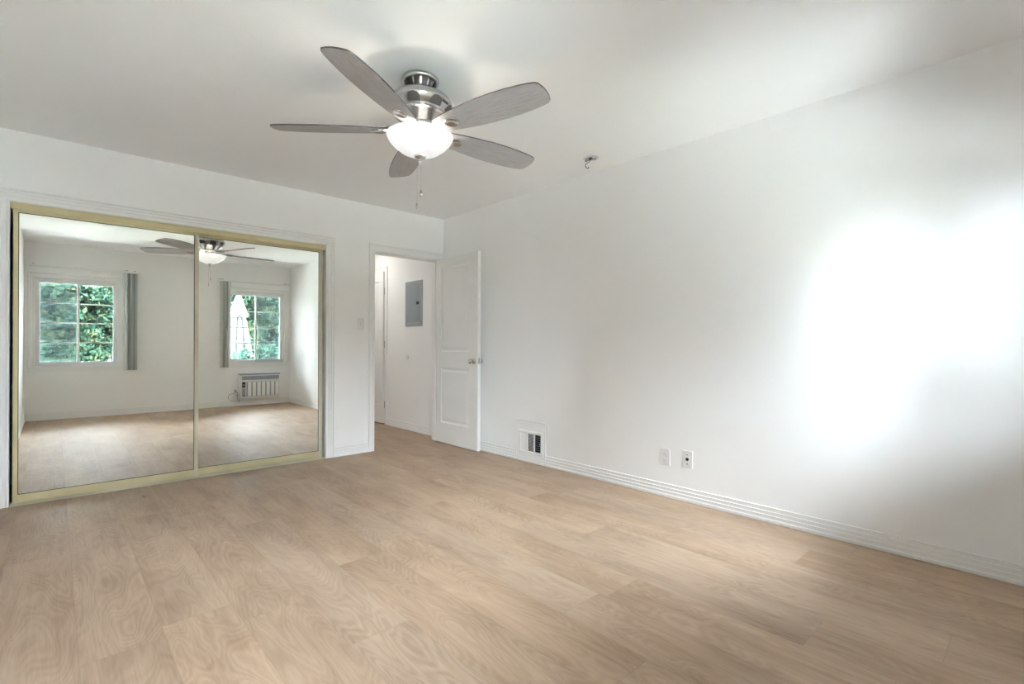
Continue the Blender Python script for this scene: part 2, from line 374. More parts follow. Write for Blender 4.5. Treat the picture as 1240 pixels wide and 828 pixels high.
# baseboards
VY0, VY1 = -1.198, -1.577
o = baseboard('baseboard_right', (0, 0), (0, VY0), (-1, 0)); struct(o, 'short ribbed white baseboard between the door and the vent')
o = baseboard('baseboard_right', (0, VY1), (0, WY), (-1, 0)); struct(o, 'long ribbed white baseboard on the right wall past the vent')
o = baseboard('baseboard_back', (CX1 + .085, 0), (DX0 - .058, 0), (0, -1)); struct(o, 'short ribbed white baseboard between closet and doorway')
o = baseboard('baseboard_left', (WX, 0), (WX, WY), (1, 0)); struct(o, 'ribbed white baseboard along the left wall')
o = baseboard('baseboard_front', (WX, WY), (0, WY), (0, 1)); struct(o, 'ribbed white baseboard under the two windows')
o = baseboard('baseboard_hall', (HX, TH), (HX, 1.37), (-1, 0)); struct(o, 'ribbed white baseboard in the hall under the breaker panel')

# casings
FL = [(0, .010), (.004, .013), (.010, .013), (.014, .009), (.030, .009), (.033, .012), (.037, .012), (.040, .009), (.052, .009), (.055, .013), (.060, .013), (.063, .010), (.072, .010), (.075, .018), (.082, .018), (.085, .014)]
Tb = lambda x, z, h: (x, -h, z)
mb = frame_sweep(MB(), FL, CX0, CX1, 0, CZ, Tb, False)
mb.box((CX0 - .0, -.004, 0), (CX0 + .002, TH, CZ)); mb.box((CX1 - .002, -.004, 0), (CX1, TH, CZ))
struct(mb.build('trim_1', 'trim'), 'ribbed white casing around the mirrored closet')
DC = [(0, .010), (.003, .013), (.012, .013), (.016, .010), (.040, .012), (.050, .016), (.056, .016), (.0585, .013)]
mb = frame_sweep(MB(), DC, DX0, DX1, 0, DZ, Tb, False, wt=1.35)
# door jamb lining and stops
mb.box((DX0, 0, 0), (DX0 + .006, TH + .004, DZ)); mb.box((DX1 - .006, 0, 0), (DX1, TH + .004, DZ)); mb.box((DX0, 0, DZ - .006), (DX1, TH + .004, DZ))
mb.box((DX0, .042, 0), (DX0 + .016, .078, DZ)); mb.box((DX1 - .016, .042, 0), (DX1, .078, DZ)); mb.box((DX0, .042, DZ - .016), (DX1, .078, DZ))
Th_ = lambda x, z, h: (x, TH + h, z)
frame_sweep(mb, DC, DX0, DX1, 0, DZ, Th_, False, wt=1.2)
struct(mb.build('trim_2', 'trim'), 'white casing and jamb of the open bedroom doorway')

# ------------------------------------------------------------------ panel doors
def panel_door(W, H, t, panels, mb=None):
    """slab in local x 0..W, z 0..H, thickness y 0..t, both faces with recessed and raised panels"""
    mb = mb or MB()
    for side in (0, 1):
        def P(x, z, d): return (x, (d if side == 0 else t - d), z)
        xs = sorted({0, W, *[p[0] for p in panels], *[p[1] for p in panels]}); zs = sorted({0, H, *[p[2] for p in panels], *[p[3] for p in panels]})
        for i in range(len(xs) - 1):
            for j in range(len(zs) - 1):
                cx_, cz_ = (xs[i] + xs[i + 1]) / 2, (zs[j] + zs[j + 1]) / 2
                if any(p[0] < cx_ < p[1] and p[2] < cz_ < p[3] for p in panels): continue
                mb.add([P(xs[i], zs[j], 0), P(xs[i + 1], zs[j], 0), P(xs[i + 1], zs[j + 1], 0), P(xs[i], zs[j + 1], 0)], [(0, 1, 2, 3)])
        for (a, b, c, d) in panels:
            rings = [(0, 0), (.004, .005), (.010, .0065), (.022, .0075), (.040, .003), (.046, .0022)]
            vs = []
            for ins, dep in rings: vs += [P(a + ins, c + ins, dep), P(b - ins, c + ins, dep), P(b - ins, d - ins, dep), P(a + ins, d - ins, dep)]
            fs = [(4 * i + k, 4 * i + (k + 1) % 4, 4 * i + 4 + (k + 1) % 4, 4 * i + 4 + k) for i in range(len(rings) - 1) for k in range(4)]
            n4 = 4 * (len(rings) - 1); fs.append((n4, n4 + 1, n4 + 2, n4 + 3)); mb.add(vs, fs)
    for q in ([(0, 0, 0), (0, t, 0), (0, t, H), (0, 0, H)], [(W, 0, 0), (W, t, 0), (W, t, H), (W, 0, H)], [(0, 0, 0), (W, 0, 0), (W, t, 0), (0, t, 0)], [(0, 0, H), (W, 0, H), (W, t, H), (0, t, H)]):
        mb.add(q, [(0, 1, 2, 3)])
    return mb
def knob(parent, loc, nrm):
    q = Vector(nrm).to_track_quat('Z', 'Y').to_matrix().to_4x4()
    m4 = Matrix.Translation(loc) @ q
    o = MB().lathe([(0, 0), (.030, 0), (.031, .003), (.027, .008), (.014, .010), (.010, .016), (.010, .026), (.018, .032), (.0255, .042), (.0265, .050), (.022, .058), (.010, .062), (0, .0625)], 28, mx=m4, cap=False).build('knob', 'chrome', parent)
    return o
# bedroom door: hinged at the right jamb, swung 90 degrees along the right wall
door = empty('door_1', (-.062, -.012, .012), (0, 0, math.radians(-91.2)))
struct(door, 'white two-panel door standing open against the right wall')
DW, DH, DT = .742, 1.972, .035
# local x runs away from the hinge (towards -y of the room); local -y faces the camera side
pans = [(.095, .095 + .50, .975, 1.875), (.095, .095 + .50, .215, .800)]
pd = panel_door(DW, DH, DT, pans)
pd.v = [(x, y - DT, z) for x, y, z in pd.v]
pd.build('door_panel', 'door', door)
knob(door, (DW - .062, -DT, .885), (0, -1, 0)); kb = knob(door, (DW - .062, 0, .885), (0, 1, 0)); kb.scale = (1, 1, 1)
MB().box((DW - .0005, -DT + .006, .86), (DW + .0015, -.006, .915), .0006).build('latch_plate', 'chrome', door)
for z in (.2, 1.0, 1.78):
    MB().lathe([(.0055, 0), (.0055, .09)], 12, mx=Matrix.Translation((-.004, .004, z))).build('hinge', 'chrome', door)

# hall door in the hall's right wall
hd = empty('door_2', (HX, 1.44, .014), (0, 0, PI / 2)); struct(hd, 'white panelled hall door beyond the breaker panel')
W2_, H2_ = .76, 2.012
pd = panel_door(W2_, H2_, .03, [(.10, .66, .985, 1.885), (.10, .66, .235, .780)]); pd.v = [(x, y + .004, z) for x, y, z in pd.v]
pd.build('door_panel', 'door', hd)
for z in (.20, 1.0, 1.71): MB().box((-.010, -.001 + .0, z), (.006, .012, z + .09), .002).build('hinge', 'black', hd)
knob(hd, (.70, .034, .86), (0, 1, 0))
MB().box((.0, .004, -.013), (W2_, .02, -.001)).build('door_gap_shade', 'dark', hd)  # dark strip put in for the shade under the door
Tc = lambda x, z, h: (HX - h, x, z)
mb = frame_sweep(MB(), DC, 1.43, 2.21, 0, 2.035, Tc, False); mb.box((HX - .004, 1.43, 2.026), (HX, 2.21, 2.035)); struct(mb.build('trim_3', 'trim'), 'white casing around the hall door')

# ------------------------------------------------------------------ mirrored closet doors and tracks
tt = MB(); tt.box((CX0 + .003, .000, 1.932), (CX1 - .003, .006, CZ), .001); tt.box((CX0 + .003, .006, 1.962), (CX1 - .003, .085, CZ - .001)); tt.box((CX0 + .003, -.004, 1.966), (CX1 - .003, .0, CZ), .001); tt.box((CX0 + .003, -.003, 1.932), (CX1 - .003, .0, 1.937), .001); tt.box((CX0 + .003, .031, 1.936), (CX1 - .003, .033, 1.963)); tt.box((CX0 + .003, .079, 1.925), (CX1 - .003, .085, 1.963))
tag(tt.build('closet_top_track', 'brass'), 'gold top track above the two mirrored closet doors', 'door track')
bt = MB(); bt.box((CX0 + .003, -.010, 0), (CX1 - .003, .075, .004), .001)
for y in (-.010, .0305, .072): bt.box((CX0 + .003, y - .0015, .006), (CX1 - .003, y + .0015, .013))
tag(bt.build('closet_floor_track', 'brass2'), 'thin gold sliding door track on the floor under the mirrors', 'door track')
def mirror_door(name, x0, x1, y, lab, sl, sr, z0=.016, z1=1.934, bot=.052, top=.020):
    root = empty(name, ((x0 + x1) / 2, y + .009, z0)); tag(root, lab, 'closet door', 'sliding mirrored closet doors')
    X = lambda v: v - root.location.x
    def bx(nm, m, a, b, bev=.0015): return MB().box((X(a[0]), a[1] - root.location.y, a[2] - z0), (X(b[0]), b[1] - root.location.y, b[2] - z0), bev).build(nm, m, root)
    bx('mirror', 'mirror', (x0 + sl, y + .004, z0 + bot), (x1 - sr, y + .009, z1 - top), 0)
    bx('backing', 'dark', (x0 + .004, y + .0095, z0 + .004), (x1 - .004, y + .014, z1 - .004), 0)
    bx('stile', 'brass', (x0, y, z0), (x0 + sl, y + .018, z1)); bx('stile', 'brass2' if sr > .025 else 'brass', (x1 - sr, y, z0), (x1, y + .018, z1))
    bx('bottom_rail', 'brass', (x0 + sl, y + .001, z0), (x1 - sr, y + .017, z0 + bot)); bx('top_rail', 'brass', (x0 + sl, y + .001, z1 - top), (x1 - sr, y + .017, z1))
    g = MB(); e = .0035      # dark glazing gasket
    for a, b in (((x0 + sl, y + .002, z0 + bot), (x0 + sl + e, y + .005, z1 - top)), ((x1 - sr - e, y + .002, z0 + bot), (x1 - sr, y + .005, z1 - top)), ((x0 + sl, y + .002, z0 + bot), (x1 - sr, y + .005, z0 + bot + e)), ((x0 + sl, y + .002, z1 - top - e), (x1 - sr, y + .005, z1 - top))):
        g.box((X(a[0]), a[1] - root.location.y, a[2] - z0), (X(b[0]), b[1] - root.location.y, b[2] - z0))
    g.build('gasket', 'dark', root)
    return root
mirror_door('mirrored_closet_door', -3.366, -2.327, .009, 'wide mirrored sliding door with gold frame, reflecting the garden window beside the left wall', .024, .028)
mirror_door('mirrored_closet_door', -2.372, -1.327, .036, 'rear mirrored sliding door with gold frame, reflecting the ceiling fan and the wall heater', .024, .037)

# ------------------------------------------------------------------ windows
WP = [(0, .012), (.004, .016), (.012, .016), (.016, .012), (.050, .012), (.056, .018), (.066, .018), (.070, .014)]
Tw = lambda x, z, h: (x, WY + h, z)
def window(idx, x0, x1, sash_left, lab):
    root = empty('window_%d' % idx, ((x0 + x1) / 2, WY, WZ0)); struct(root, lab)
    def B(nm, m, boxes, bev=.002):
        mb = MB()
        for a, b in boxes: mb.box((a[0] - root.location.x, a[1] - WY, a[2] - WZ0), (b[0] - root.location.x, b[1] - WY, b[2] - WZ0), bev)
        return mb.build(nm, m, root)
    # casing (three sides) + stool and apron
    cs = frame_sweep(MB(), WP, x0, x1, WZ0, WZ1, Tw, False, wt=1.15, wr=1.0 if idx == 1 else 1.2)
    cs.v = [(a - root.location.x, b - WY, c - WZ0) for a, b, c in cs.v]; cs.build('casing', 'trim', root)
    B('sill', 'trim', [((x0 - .075, WY - .05, WZ0 - .022), (x1 + .078, WY + .030, WZ0))], .004)
    B('apron', 'trim', [((x0 - .068, WY, WZ0 - .078), (x1 + .07, WY + .014, WZ0 - .022))], .003)
    # reveal lining
    B('reveal', 'trim', [((x0 - .004, WY - .15, WZ0), (x0 + .004, WY, WZ1)), ((x1 - .004, WY - .15, WZ0), (x1 + .004, WY, WZ1)), ((x0, WY - .15, WZ1 - .004), (x1, WY, WZ1 + .004)), ((x0, WY - .15, WZ0 - .004), (x1, WY - .04, WZ0 + .004))], 0)
    ya, yb = WY - .115, WY - .035
    f = .028
    B('window_frame', 'vinyl', [((x0 + .004, ya, WZ0 + .004), (x0 + f, yb, WZ1 - .004)), ((x1 - f, ya, WZ0 + .004), (x1 - .004, yb, WZ1 - .004)), ((x0 + f, ya, WZ1 - f - .004), (x1 - f, yb, WZ1 - .004)), ((x0 + f, ya, WZ0 + .004), (x1 - f, yb, WZ0 + f))])
    xm = (x0 + x1) / 2 + (.004 if sash_left else -.004)
    def sash(a, b, y, m, sc):
        s = .024; z0, z1 = WZ0 + f, WZ1 - f - .004
        boxes = [((a, y, z0), (a + s, y + .026, z1)), ((b - s, y, z0), (b, y + .026, z1)), ((a + s, y, z0), (b - s, y + .026, z0 + s)), ((a + s, y, z1 - s), (b - s, y + .026, z1))]
        fr = B('sash', m, boxes)
        rails = [((a + s, y + .009, z0 + s + (z1 - z0 - 2 * s) * k / 4 - .008), (b - s, y + .017, z0 + s + (z1 - z0 - 2 * s) * k / 4 + .008)) for k in (1, 2, 3)]
        r_ = B('muntin', 'vinyl', rails, .002)
        B('pane', 'glass', [((a + s, y + .012, z0 + s), (b - s, y + .014, z1 - s))], 0)
        if sc:
            B('screen_frame', 'grey_vinyl', [((a + .012, y - .022, z0), (a + .026, y - .012, z1)), ((b - .026, y - .022, z0), (b - .012, y - .012, z1)), ((a + .02, y - .022, z0), (b - .02, y - .012, z0 + .018)), ((a + .02, y - .022, z1 - .018), (b - .02, y - .012, z1))])
            B('insect_screen', 'screen', [((a + .026, y - .018, z0 + .018), (b - .026, y - .017, z1 - .018))], 0)
    if sash_left:
        sash(x0 + f, xm + .014, WY - .080, 'grey_vinyl' if False else 'vinyl', True); sash(xm - .014, x1 - f, WY - .108, 'vinyl', False)
    else:
        sash(xm - .014, x1 - f, WY - .080, 'vinyl', True); sash(x0 + f, xm + .014, WY - .108, 'vinyl', False)
    B('lock', 'vinyl', [((xm - .006, WY - .052, 1.33), (xm + .008, WY - .040, 1.40))], .003)
window(1, WIN[0][0], WIN[0][1], True, 'white sliding window beside the left wall, insect screen on its left half')
window(2, WIN[1][0], WIN[1][1], False, 'white sliding window above the wall heater, insect screen on its right half')

# ------------------------------------------------------------------ vertical blinds, vanes drawn to one side
def blinds(x0, x1, s0, s1, lab, white):
    root = empty('vertical_blind', ((x0 + x1) / 2, WY, 2.12)); tag(root, lab, 'blind', 'vertical blinds above the two windows'); rx = root.location.x
    MB().box((x0 - rx, .030, -.010), (x1 - rx, .066, .018), .004).build('headrail', 'trim', root)
    for bx in (x0 + .03, s0 + .02 if white else s1 - .11, x1 - .06):
        br = MB(); br.box((bx - rx - .012, 0, .020), (bx - rx + .012, .055, .030), .002); br.box((bx - rx - .012, 0, -.004), (bx - rx + .012, .006, .03), .001); br.build('bracket', 'steel_frame', root)
    for ex in (x0, x1): MB().box((ex - rx - .004, .028, -.013), (ex - rx + .004, .068, .021), .003).build('end_cap', 'acbody', root)
    n = 9
    for i in range(n):
        x = s0 + (s1 - s0) * i / (n - 1) - rx; a = math.radians(random.uniform(74, 86) - (8 if i % 3 == 0 else 0)); w_ = .089; mb = MB(); L = 1.445; K = 6
        pts = [((k / K - .5) * w_, .006 * (1 - (2 * k / K - 1) ** 2)) for k in range(K + 1)]
        ca, sa = math.cos(a), math.sin(a); vs = []
        for z in (-.012, -.012 - L):
            for t_ in (0, .0011):
                for (u, v) in pts: vs.append((x + u * ca - (v + t_) * sa, .050 + u * sa + (v + t_) * ca, z))
        q = K + 1; fs = []
        for k in range(K): fs += [(k, k + 1, 2 * q + k + 1, 2 * q + k), (q + k, q + k + 1, 3 * q + k + 1, 3 * q + k), (k, k + 1, q + k + 1, q + k), (2 * q + k, 2 * q + k + 1, 3 * q + k + 1, 3 * q + k)]
        fs += [(0, q, 3 * q, 2 * q), (K, q + K, 3 * q + K, 2 * q + K)]
        mb.add(vs, fs, 0, False); mb.build('vane', 'vane_dark' if i % 4 == 2 else 'vane', root)
    if white:   # last vane is white and turned, hanging a little askew
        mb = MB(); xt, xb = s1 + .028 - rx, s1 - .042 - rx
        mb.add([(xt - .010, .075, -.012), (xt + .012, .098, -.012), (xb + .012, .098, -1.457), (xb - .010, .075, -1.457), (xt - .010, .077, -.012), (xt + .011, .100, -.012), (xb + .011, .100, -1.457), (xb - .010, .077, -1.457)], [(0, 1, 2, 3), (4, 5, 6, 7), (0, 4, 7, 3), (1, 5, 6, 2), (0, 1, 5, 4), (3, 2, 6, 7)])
        mb.build('vane', 'vane_white', root)['label'] = 'white vane hanging askew'
    return root
blinds(-3.41, -2.215, -2.385, -2.262, 'sage grey vertical blind drawn open at the window nearest the left wall', False)
blinds(-1.165, -.030, -1.118, -1.020, 'sage grey vertical blind drawn open beside the window with the umbrella behind', True)

# ------------------------------------------------------------------ wall heater under window 2
AX0, AX1, AZ0, AZ1 = -.840, -.200, .118, .548
ac = empty('wall_heater', ((AX0 + AX1) / 2, WY, AZ0)); tag(ac, 'white wall heater with dark top grille and seven upright slats below a window', 'air conditioner')
ax = ac.location.x
def AB(nm, m, boxes, bev=.003):
    mb = MB()
    for a, b in boxes: mb.box((a[0] - ax, a[1], a[2] - AZ0), (b[0] - ax, b[1], b[2] - AZ0), bev)
    return mb.build(nm, m, ac)
AB('body', 'acbody', [((AX0, 0, AZ0), (AX1, .085, AZ1 - .02)), ((AX0 + .006, 0, AZ0 + .01), (AX1 - .006, .095, AZ1 - .05))], .006)
AB('top_lip', 'steel_grey', [((AX0 - .008, 0, AZ1 - .022), (AX1 + .008, .098, AZ1))], .004)
AB('air_outlet', 'grille', [((AX0 + .03, .0955, AZ1 - .105), (AX1 - .014, .0985, AZ1 - .040))], .001)
AB('louvre', 'steel_frame', [((AX0 + .032, .098, AZ1 - .105 + .065 * k / 3 - .0035), (AX1 - .016, .104, AZ1 - .105 + .065 * k / 3 + .0035)) for k in (1, 2)] + [((AX0 + .03 + .0497 * k, .098, AZ1 - .104), (AX0 + .034 + .0497 * k, .102, AZ1 - .041)) for k in range(1, 12)], .001)
cp = AB('control_panel', 'steel_frame', [((AX0 + .030, .095, AZ0 + .045), (AX0 + .082, .099, AZ0 + .290))], .002)
AB('display', 'black', [((AX0 + .032, .099, AZ0 + .200), (AX0 + .080, .101, AZ0 + .288))], .002)
AB('button', 'plastic', [((AX0 + .048, .101, AZ0 + .232), (AX0 + .064, .104, AZ0 + .248))], .001)
AB('button', 'plastic', [((AX0 + .044, .099, AZ0 + .170), (AX0 + .068, .103, AZ0 + .185))], .001)
AB('foot_switch', 'black', [((AX0 + .042, .099, AZ0 + .047), (AX0 + .080, .102, AZ0 + .060))], .001)
AB('slat_backing', 'grille', [((AX0 + .098, .095, AZ0 + .040), (AX1 - .012, .0965, AZ0 + .285))], 0)
sw_ = (AX1 - .012 - (AX0 + .106)) / 7
for k in range(7):
    a = AX0 + .106 + sw_ * k + .012
    AB('slat', 'acslat', [((a, .096, AZ0 + .044), (a + sw_ - .020, .106, AZ0 + .282))], .003)
cdp = [Vector(p) for p in ((AX0 + .01, .05, AZ0 + .02), (AX0 - .01, .06, AZ0 - .04), (AX0 - .03, .05, AZ0 + .03), (AX0 - .04, .04, AZ0 + .12), (AX0 - .07, .04, AZ0 + .15), (AX0 - .06, .05, AZ0 + .08), (AX0 - .02, .06, AZ0 + .05), (AX0 - .04, .05, AZ0 + .13), (AX0 - .09, .04, AZ0 + .10), (AX0 - .15, .04, AZ0 + .085), (AX0 - .165, .04, AZ0 + .03), (AX0 - .13, .04, AZ0 - .02), (AX0 - .10, .04, AZ0 - .025))]
def smooth_path(P, k=6):
    out = []
    for i in range(len(P) - 1):
        p0, p1, p2, p3 = P[max(i - 1, 0)], P[i], P[i + 1], P[min(i + 2, len(P) - 1)]
        for j in range(k):
            t = j / k; out.append(.5 * ((2 * p1) + (p2 - p0) * t + (2 * p0 - 5 * p1 + 4 * p2 - p3) * t * t + (3 * p1 - p0 - 3 * p2 + p3) * t ** 3))
    return out + [P[-1]]
MB().tube([(p.x - ax, p.y, p.z - AZ0) for p in smooth_path(cdp)], .0055, 8).build('power_cord', 'cord', ac)
AB('plug', 'cord', [((AX0 - .075, .03, AZ0 + .125), (AX0 - .045, .062, AZ0 + .165))], .005)

# ------------------------------------------------------------------ ceiling fan
HUB = Vector((-1.770, -2.335, HZ))
fan = empty('ceiling_fan', HUB); tag(fan, 'brushed nickel ceiling fan with five whitewashed blades and lit glass bowl', 'ceiling fan')
cn = MB(); cn.lathe([(.086, 0), (.094, -.003), (.097, -.010), (.095, -.018), (.088, -.024), (.080, -.024), (.076, -.018)], 56, cap=False)
cn.build('canopy', 'nickel', fan)
fl = lambda a, z: 1 + .055 * abs(math.sin(a * 6)) * (1 if -.062 < z < -.02 else .3)
cup = MB().lathe([(.078, -.012), (.077, -.022), (.074, -.034), (.069, -.046), (.062, -.056), (.058, -.062), (.050, -.064), (.0, -.064)], 96, flute=fl, cap=False).build('ribbed_cup', 'nickel', fan)
mh = MB(); mh.lathe([(0, -.060), (.060, -.060), (.075, -.064), (.104, -.078), (.135, -.096), (.155, -.114), (.164, -.130), (.165, -.138), (.162, -.146), (.152, -.160), (.140, -.174), (.134, -.181), (.132, -.186), (.128, -.190)], 72, cap=False)
motor = mh.build('motor_housing', 'nickel', fan)
for k in range(12):     # dark patches stand for the shaded slots between the cup ribs
    a0 = math.radians(15 + 30 * k); vs = []
    for r_, z_ in ((.0835, -.020), (.0805, -.034), (.0755, -.046), (.0680, -.057)):
        for a in (-.19, -.10, 0, .10, .19): vs.append((r_ * math.cos(a0 + a), r_ * math.sin(a0 + a), z_ - .0))
    MB().add(vs, [(5 * j + i, 5 * j + i + 1, 5 * j + i + 6, 5 * j + i + 5) for j in range(3) for i in range(4)], 0, True).build('cup_slot_shade', 'vent_shade_wire', cup)
# dark half-round patches painted for the shade inside the flank vents
def flank(t): # point on the flank profile, t 0 (top edge) .. 1 (ring)
    P = [(.1655, -.136), (.1625, -.146), (.1525, -.160), (.1405, -.174), (.1345, -.181)]
    s = t * 4; i = min(int(s), 3); q = s - i; return (P[i][0] * (1 - q) + P[i + 1][0] * q + .0012, P[i][1] * (1 - q) + P[i + 1][1] * q)
for k in range(8):
    a0 = math.radians(-135 + 45 * k); vs = []; fs = []; NA, NT_ = 12, 6
    for j in range(NT_ + 1):
        t_ = .12 + .80 * j / NT_; half = .235 * math.sqrt(max(0, 1 - ((1 - (j / NT_)) ** 2)))
        for i in range(NA + 1):
            a = a0 + half * (2 * i / NA - 1); r_, z_ = flank(t_); vs.append((r_ * math.cos(a), r_ * math.sin(a), z_))
    for j in range(NT_):
        for i in range(NA): fs.append((j * (NA + 1) + i, j * (NA + 1) + i + 1, (j + 1) * (NA + 1) + i + 1, (j + 1) * (NA + 1) + i))
    MB().add(vs, fs, 0, True).build('vent', 'vent_shade_wire', motor)
MB().lathe([(.128, -.186), (.135, -.188), (.1365, -.192), (.133, -.196), (.124, -.197)], 72, cap=False).build('band', 'nickel', fan)
MB().lathe([(.126, -.194), (.118, -.200), (.098, -.217), (.082, -.234), (.078, -.240), (.082, -.246), (.080, -.254), (.060, -.258), (0, -.258)], 72, cap=False).build('lower_housing', 'nickel', fan)
MB().lathe([(0, -.250), (.050, -.252), (.052, -.268), (.044, -.276), (.040, -.300), (.030, -.306), (0, -.306)], 40, cap=False).build('light_fitter', 'nickel', fan)
BZ = -.270
PT = math.radians(12.4)
OUT = [(.105, .000), (.108, .030), (.125, .046), (.16, .056), (.22, .067), (.30, .078), (.40, .087), (.50, .090), (.58, .088), (.65, .082), (.70, .075), (.727, .068), (.741, .058), (.750, .030), (.753, 0)]
def blade(ang):
    root = empty('blade', (0, 0, BZ), Euler((0, 0, ang)).copy()); root.parent = fan
    out = OUT + [(r, -y) for r, y in OUT[-2:0:-1]]
    n = len(out); t = .0065; vs = [(r, y, -t / 2) for r, y in out] + [(r, y, t / 2) for r, y in out]
    rot = Matrix.Rotation(-PT, 4, 'X')
    mb = MB(); mb.add(vs, [list(range(n))[::-1], list(range(n, 2 * n))], 0, False, rot); mb.add(vs, [(i, (i + 1) % n, n + (i + 1) % n, n + i) for i in range(n)], 1, False, rot)
    b = mb.build('blade', ['blade', 'blade_edge'], fan); b.location = (0, 0, BZ); b.rotation_euler = (0, 0, ang)
    bpy.data.objects.remove(root)
    # medallion screwed under the blade, arm above it
    md = MB(); K = 32; vs = []
    for sc, dz in ((1, -.0035), (1.0, -.0075), (.86, -.0115), (.80, -.0085), (0.02, -.0060)):
        vs += [(.215 + .043 * sc * math.cos(2 * PI * i / K), .034 * sc * math.sin(2 * PI * i / K), dz) for i in range(K)]
    fs = [(j * K + i, j * K + (i + 1) % K, (j + 1) * K + (i + 1) % K, (j + 1) * K + i) for j in range(4) for i in range(K)]
    md.add(vs, fs, 0, True, rot); m_ = md.build('medallion', 'nickel', b)
    ar = MB(); pr = [(.062, .012, .018), (.10, .013, .022), (.14, .014, .020), (.18, .018, .012), (.23, .030, .0055), (.26, .018, .0050)]
    vs = []
    for r_, hw, z in pr: vs += [(r_, -hw, z + .005), (r_, hw, z + .005), (r_, hw, z - .001), (r_, -hw, z - .001)]
    fs = [(4 * i + k, 4 * i + (k + 1) % 4, 4 * i + 4 + (k + 1) % 4, 4 * i + 4 + k) for i in range(len(pr) - 1) for k in range(4)] + [(0, 1, 2, 3), (20, 21, 22, 23)]
    ar.add(vs, fs, 0, False, rot); ar.build('blade_arm', 'nickel', b)
    return b
for k in range(5): blade(math.radians(-147.9 + 72 * k))
bowl = MB().lathe([(.158, -.294), (.166, -.293), (.1715, -.297), (.1705, -.304), (.158, -.328), (.136, -.352), (.104, -.376), (.066, -.394), (.030, -.402), (0, -.404)], 64, cap=False)
bowl.lathe([(.158, -.294), (.1665, -.303), (.154, -.326), (.132, -.349), (.101, -.372), (.064, -.389), (.029, -.397), (0, -.399)], 64, cap=False)
bowl.build('light_bowl', 'bowl', fan)
MB().lathe([(0, -.398), (.030, -.398), (.031, -.404), (.024, -.411), (.010, -.416), (.006, -.421), (.009, -.426), (.0085, -.434), (.004, -.441), (0, -.443)], 28, cap=False).build('finial', 'chrome', fan)
for (dx, dy, zt, zb, fr, fh) in ((.006, .0, -.44, -.575, .0075, .034), (-.014, .006, -.41, -.645, .0055, .030)):
    ch = MB(); z = zt
    while z > zb: ch.lathe([(0, .0013), (.0013, 0), (0, -.0013)], 6, mx=Matrix.Translation((dx, dy, z)), cap=False); z -= .0042
    ch.tube([(dx, dy, zt), (dx, dy, zb)], .0006, 5); c_ = ch.build('pull_chain', 'chrome', fan)
    MB().lathe([(0, 0), (fr * .4, -.001), (fr * .55, -.006), (fr, -.012), (fr, -fh + .006), (fr * .7, -fh), (0, -fh - .001)], 16, mx=Matrix.Translation((dx, dy, zb))).build('pull_fob', 'chrome', c_)
# script mark on the motor flank
cu = bpy.data.curves.new('emblem', 'FONT'); cu.body = 'Hunter'; cu.size = .019; cu.extrude = .0004; cu.shear = .45; cu.align_x = 'CENTER'; cu.offset = .0007
tmp = bpy.data.objects.new('emblem_tmp', cu); COL.objects.link(tmp); dg = bpy.context.evaluated_depsgraph_get(); me = bpy.data.meshes.new_from_object(tmp.evaluated_get(dg)); bpy.data.objects.remove(tmp)
ea = math.radians(-70.5); er, ez = .153, -.157
for v_ in me.vertices:   # wrap the letters round the flank, which slopes inwards and down
    h = v_.co.y; a = ea + v_.co.x / er; t_ = h * .75; rr = er + h * .60 + .0016 + v_.co.z
    v_.co = (rr * math.cos(a), rr * math.sin(a), ez + t_)
me.materials.clear(); me.materials.append(M['black']); em = bpy.data.objects.new('emblem', me); COL.objects.link(em); em.parent = motor; em['label'] = 'dark script mark'
# bulb inside the bowl
light('bulb_light', 'POINT', HUB + Vector((0, 0, -.362)), .85, (1, .90, .78), shadow_soft_size=.022)

# ------------------------------------------------------------------ ceiling detector plate with loose wires
dt = empty('smoke_detector_mount', (-.276, -2.272, HZ)); tag(dt, 'round white detector mount on the ceiling with loose dark wires hanging', 'detector mount')
MB().lathe([(0, 0), (.060, 0), (.062, -.003), (.062, -.008), (.057, -.012), (.048, -.012), (.044, -.007), (.020, -.006), (0, -.006)], 40, cap=False).build('base_plate', 'plastic', dt)
MB().box((-.012, -.010, -.020), (.010, .010, -.006), .002).build('connector', 'black', dt)
MB().tube(smooth_path([Vector(p) for p in ((-.004, 0, -.012), (-.03, .02, -.020), (-.030, .024, -.035), (-.018, .018, -.028), (0, 0, -.018), (.018, -.012, -.016), (.034, -.022, -.010))]), .0032, 6).build('wire', 'black', dt)
MB().tube(smooth_path([Vector(p) for p in ((0, 0, -.018), (-.008, .010, -.036), (-.024, .022, -.048), (-.030, .026, -.064), (-.024, .020, -.080), (-.012, .012, -.082), (-.012, .012, -.072))]), .0024, 6).build('wire', 'vent_shade_wire', dt)

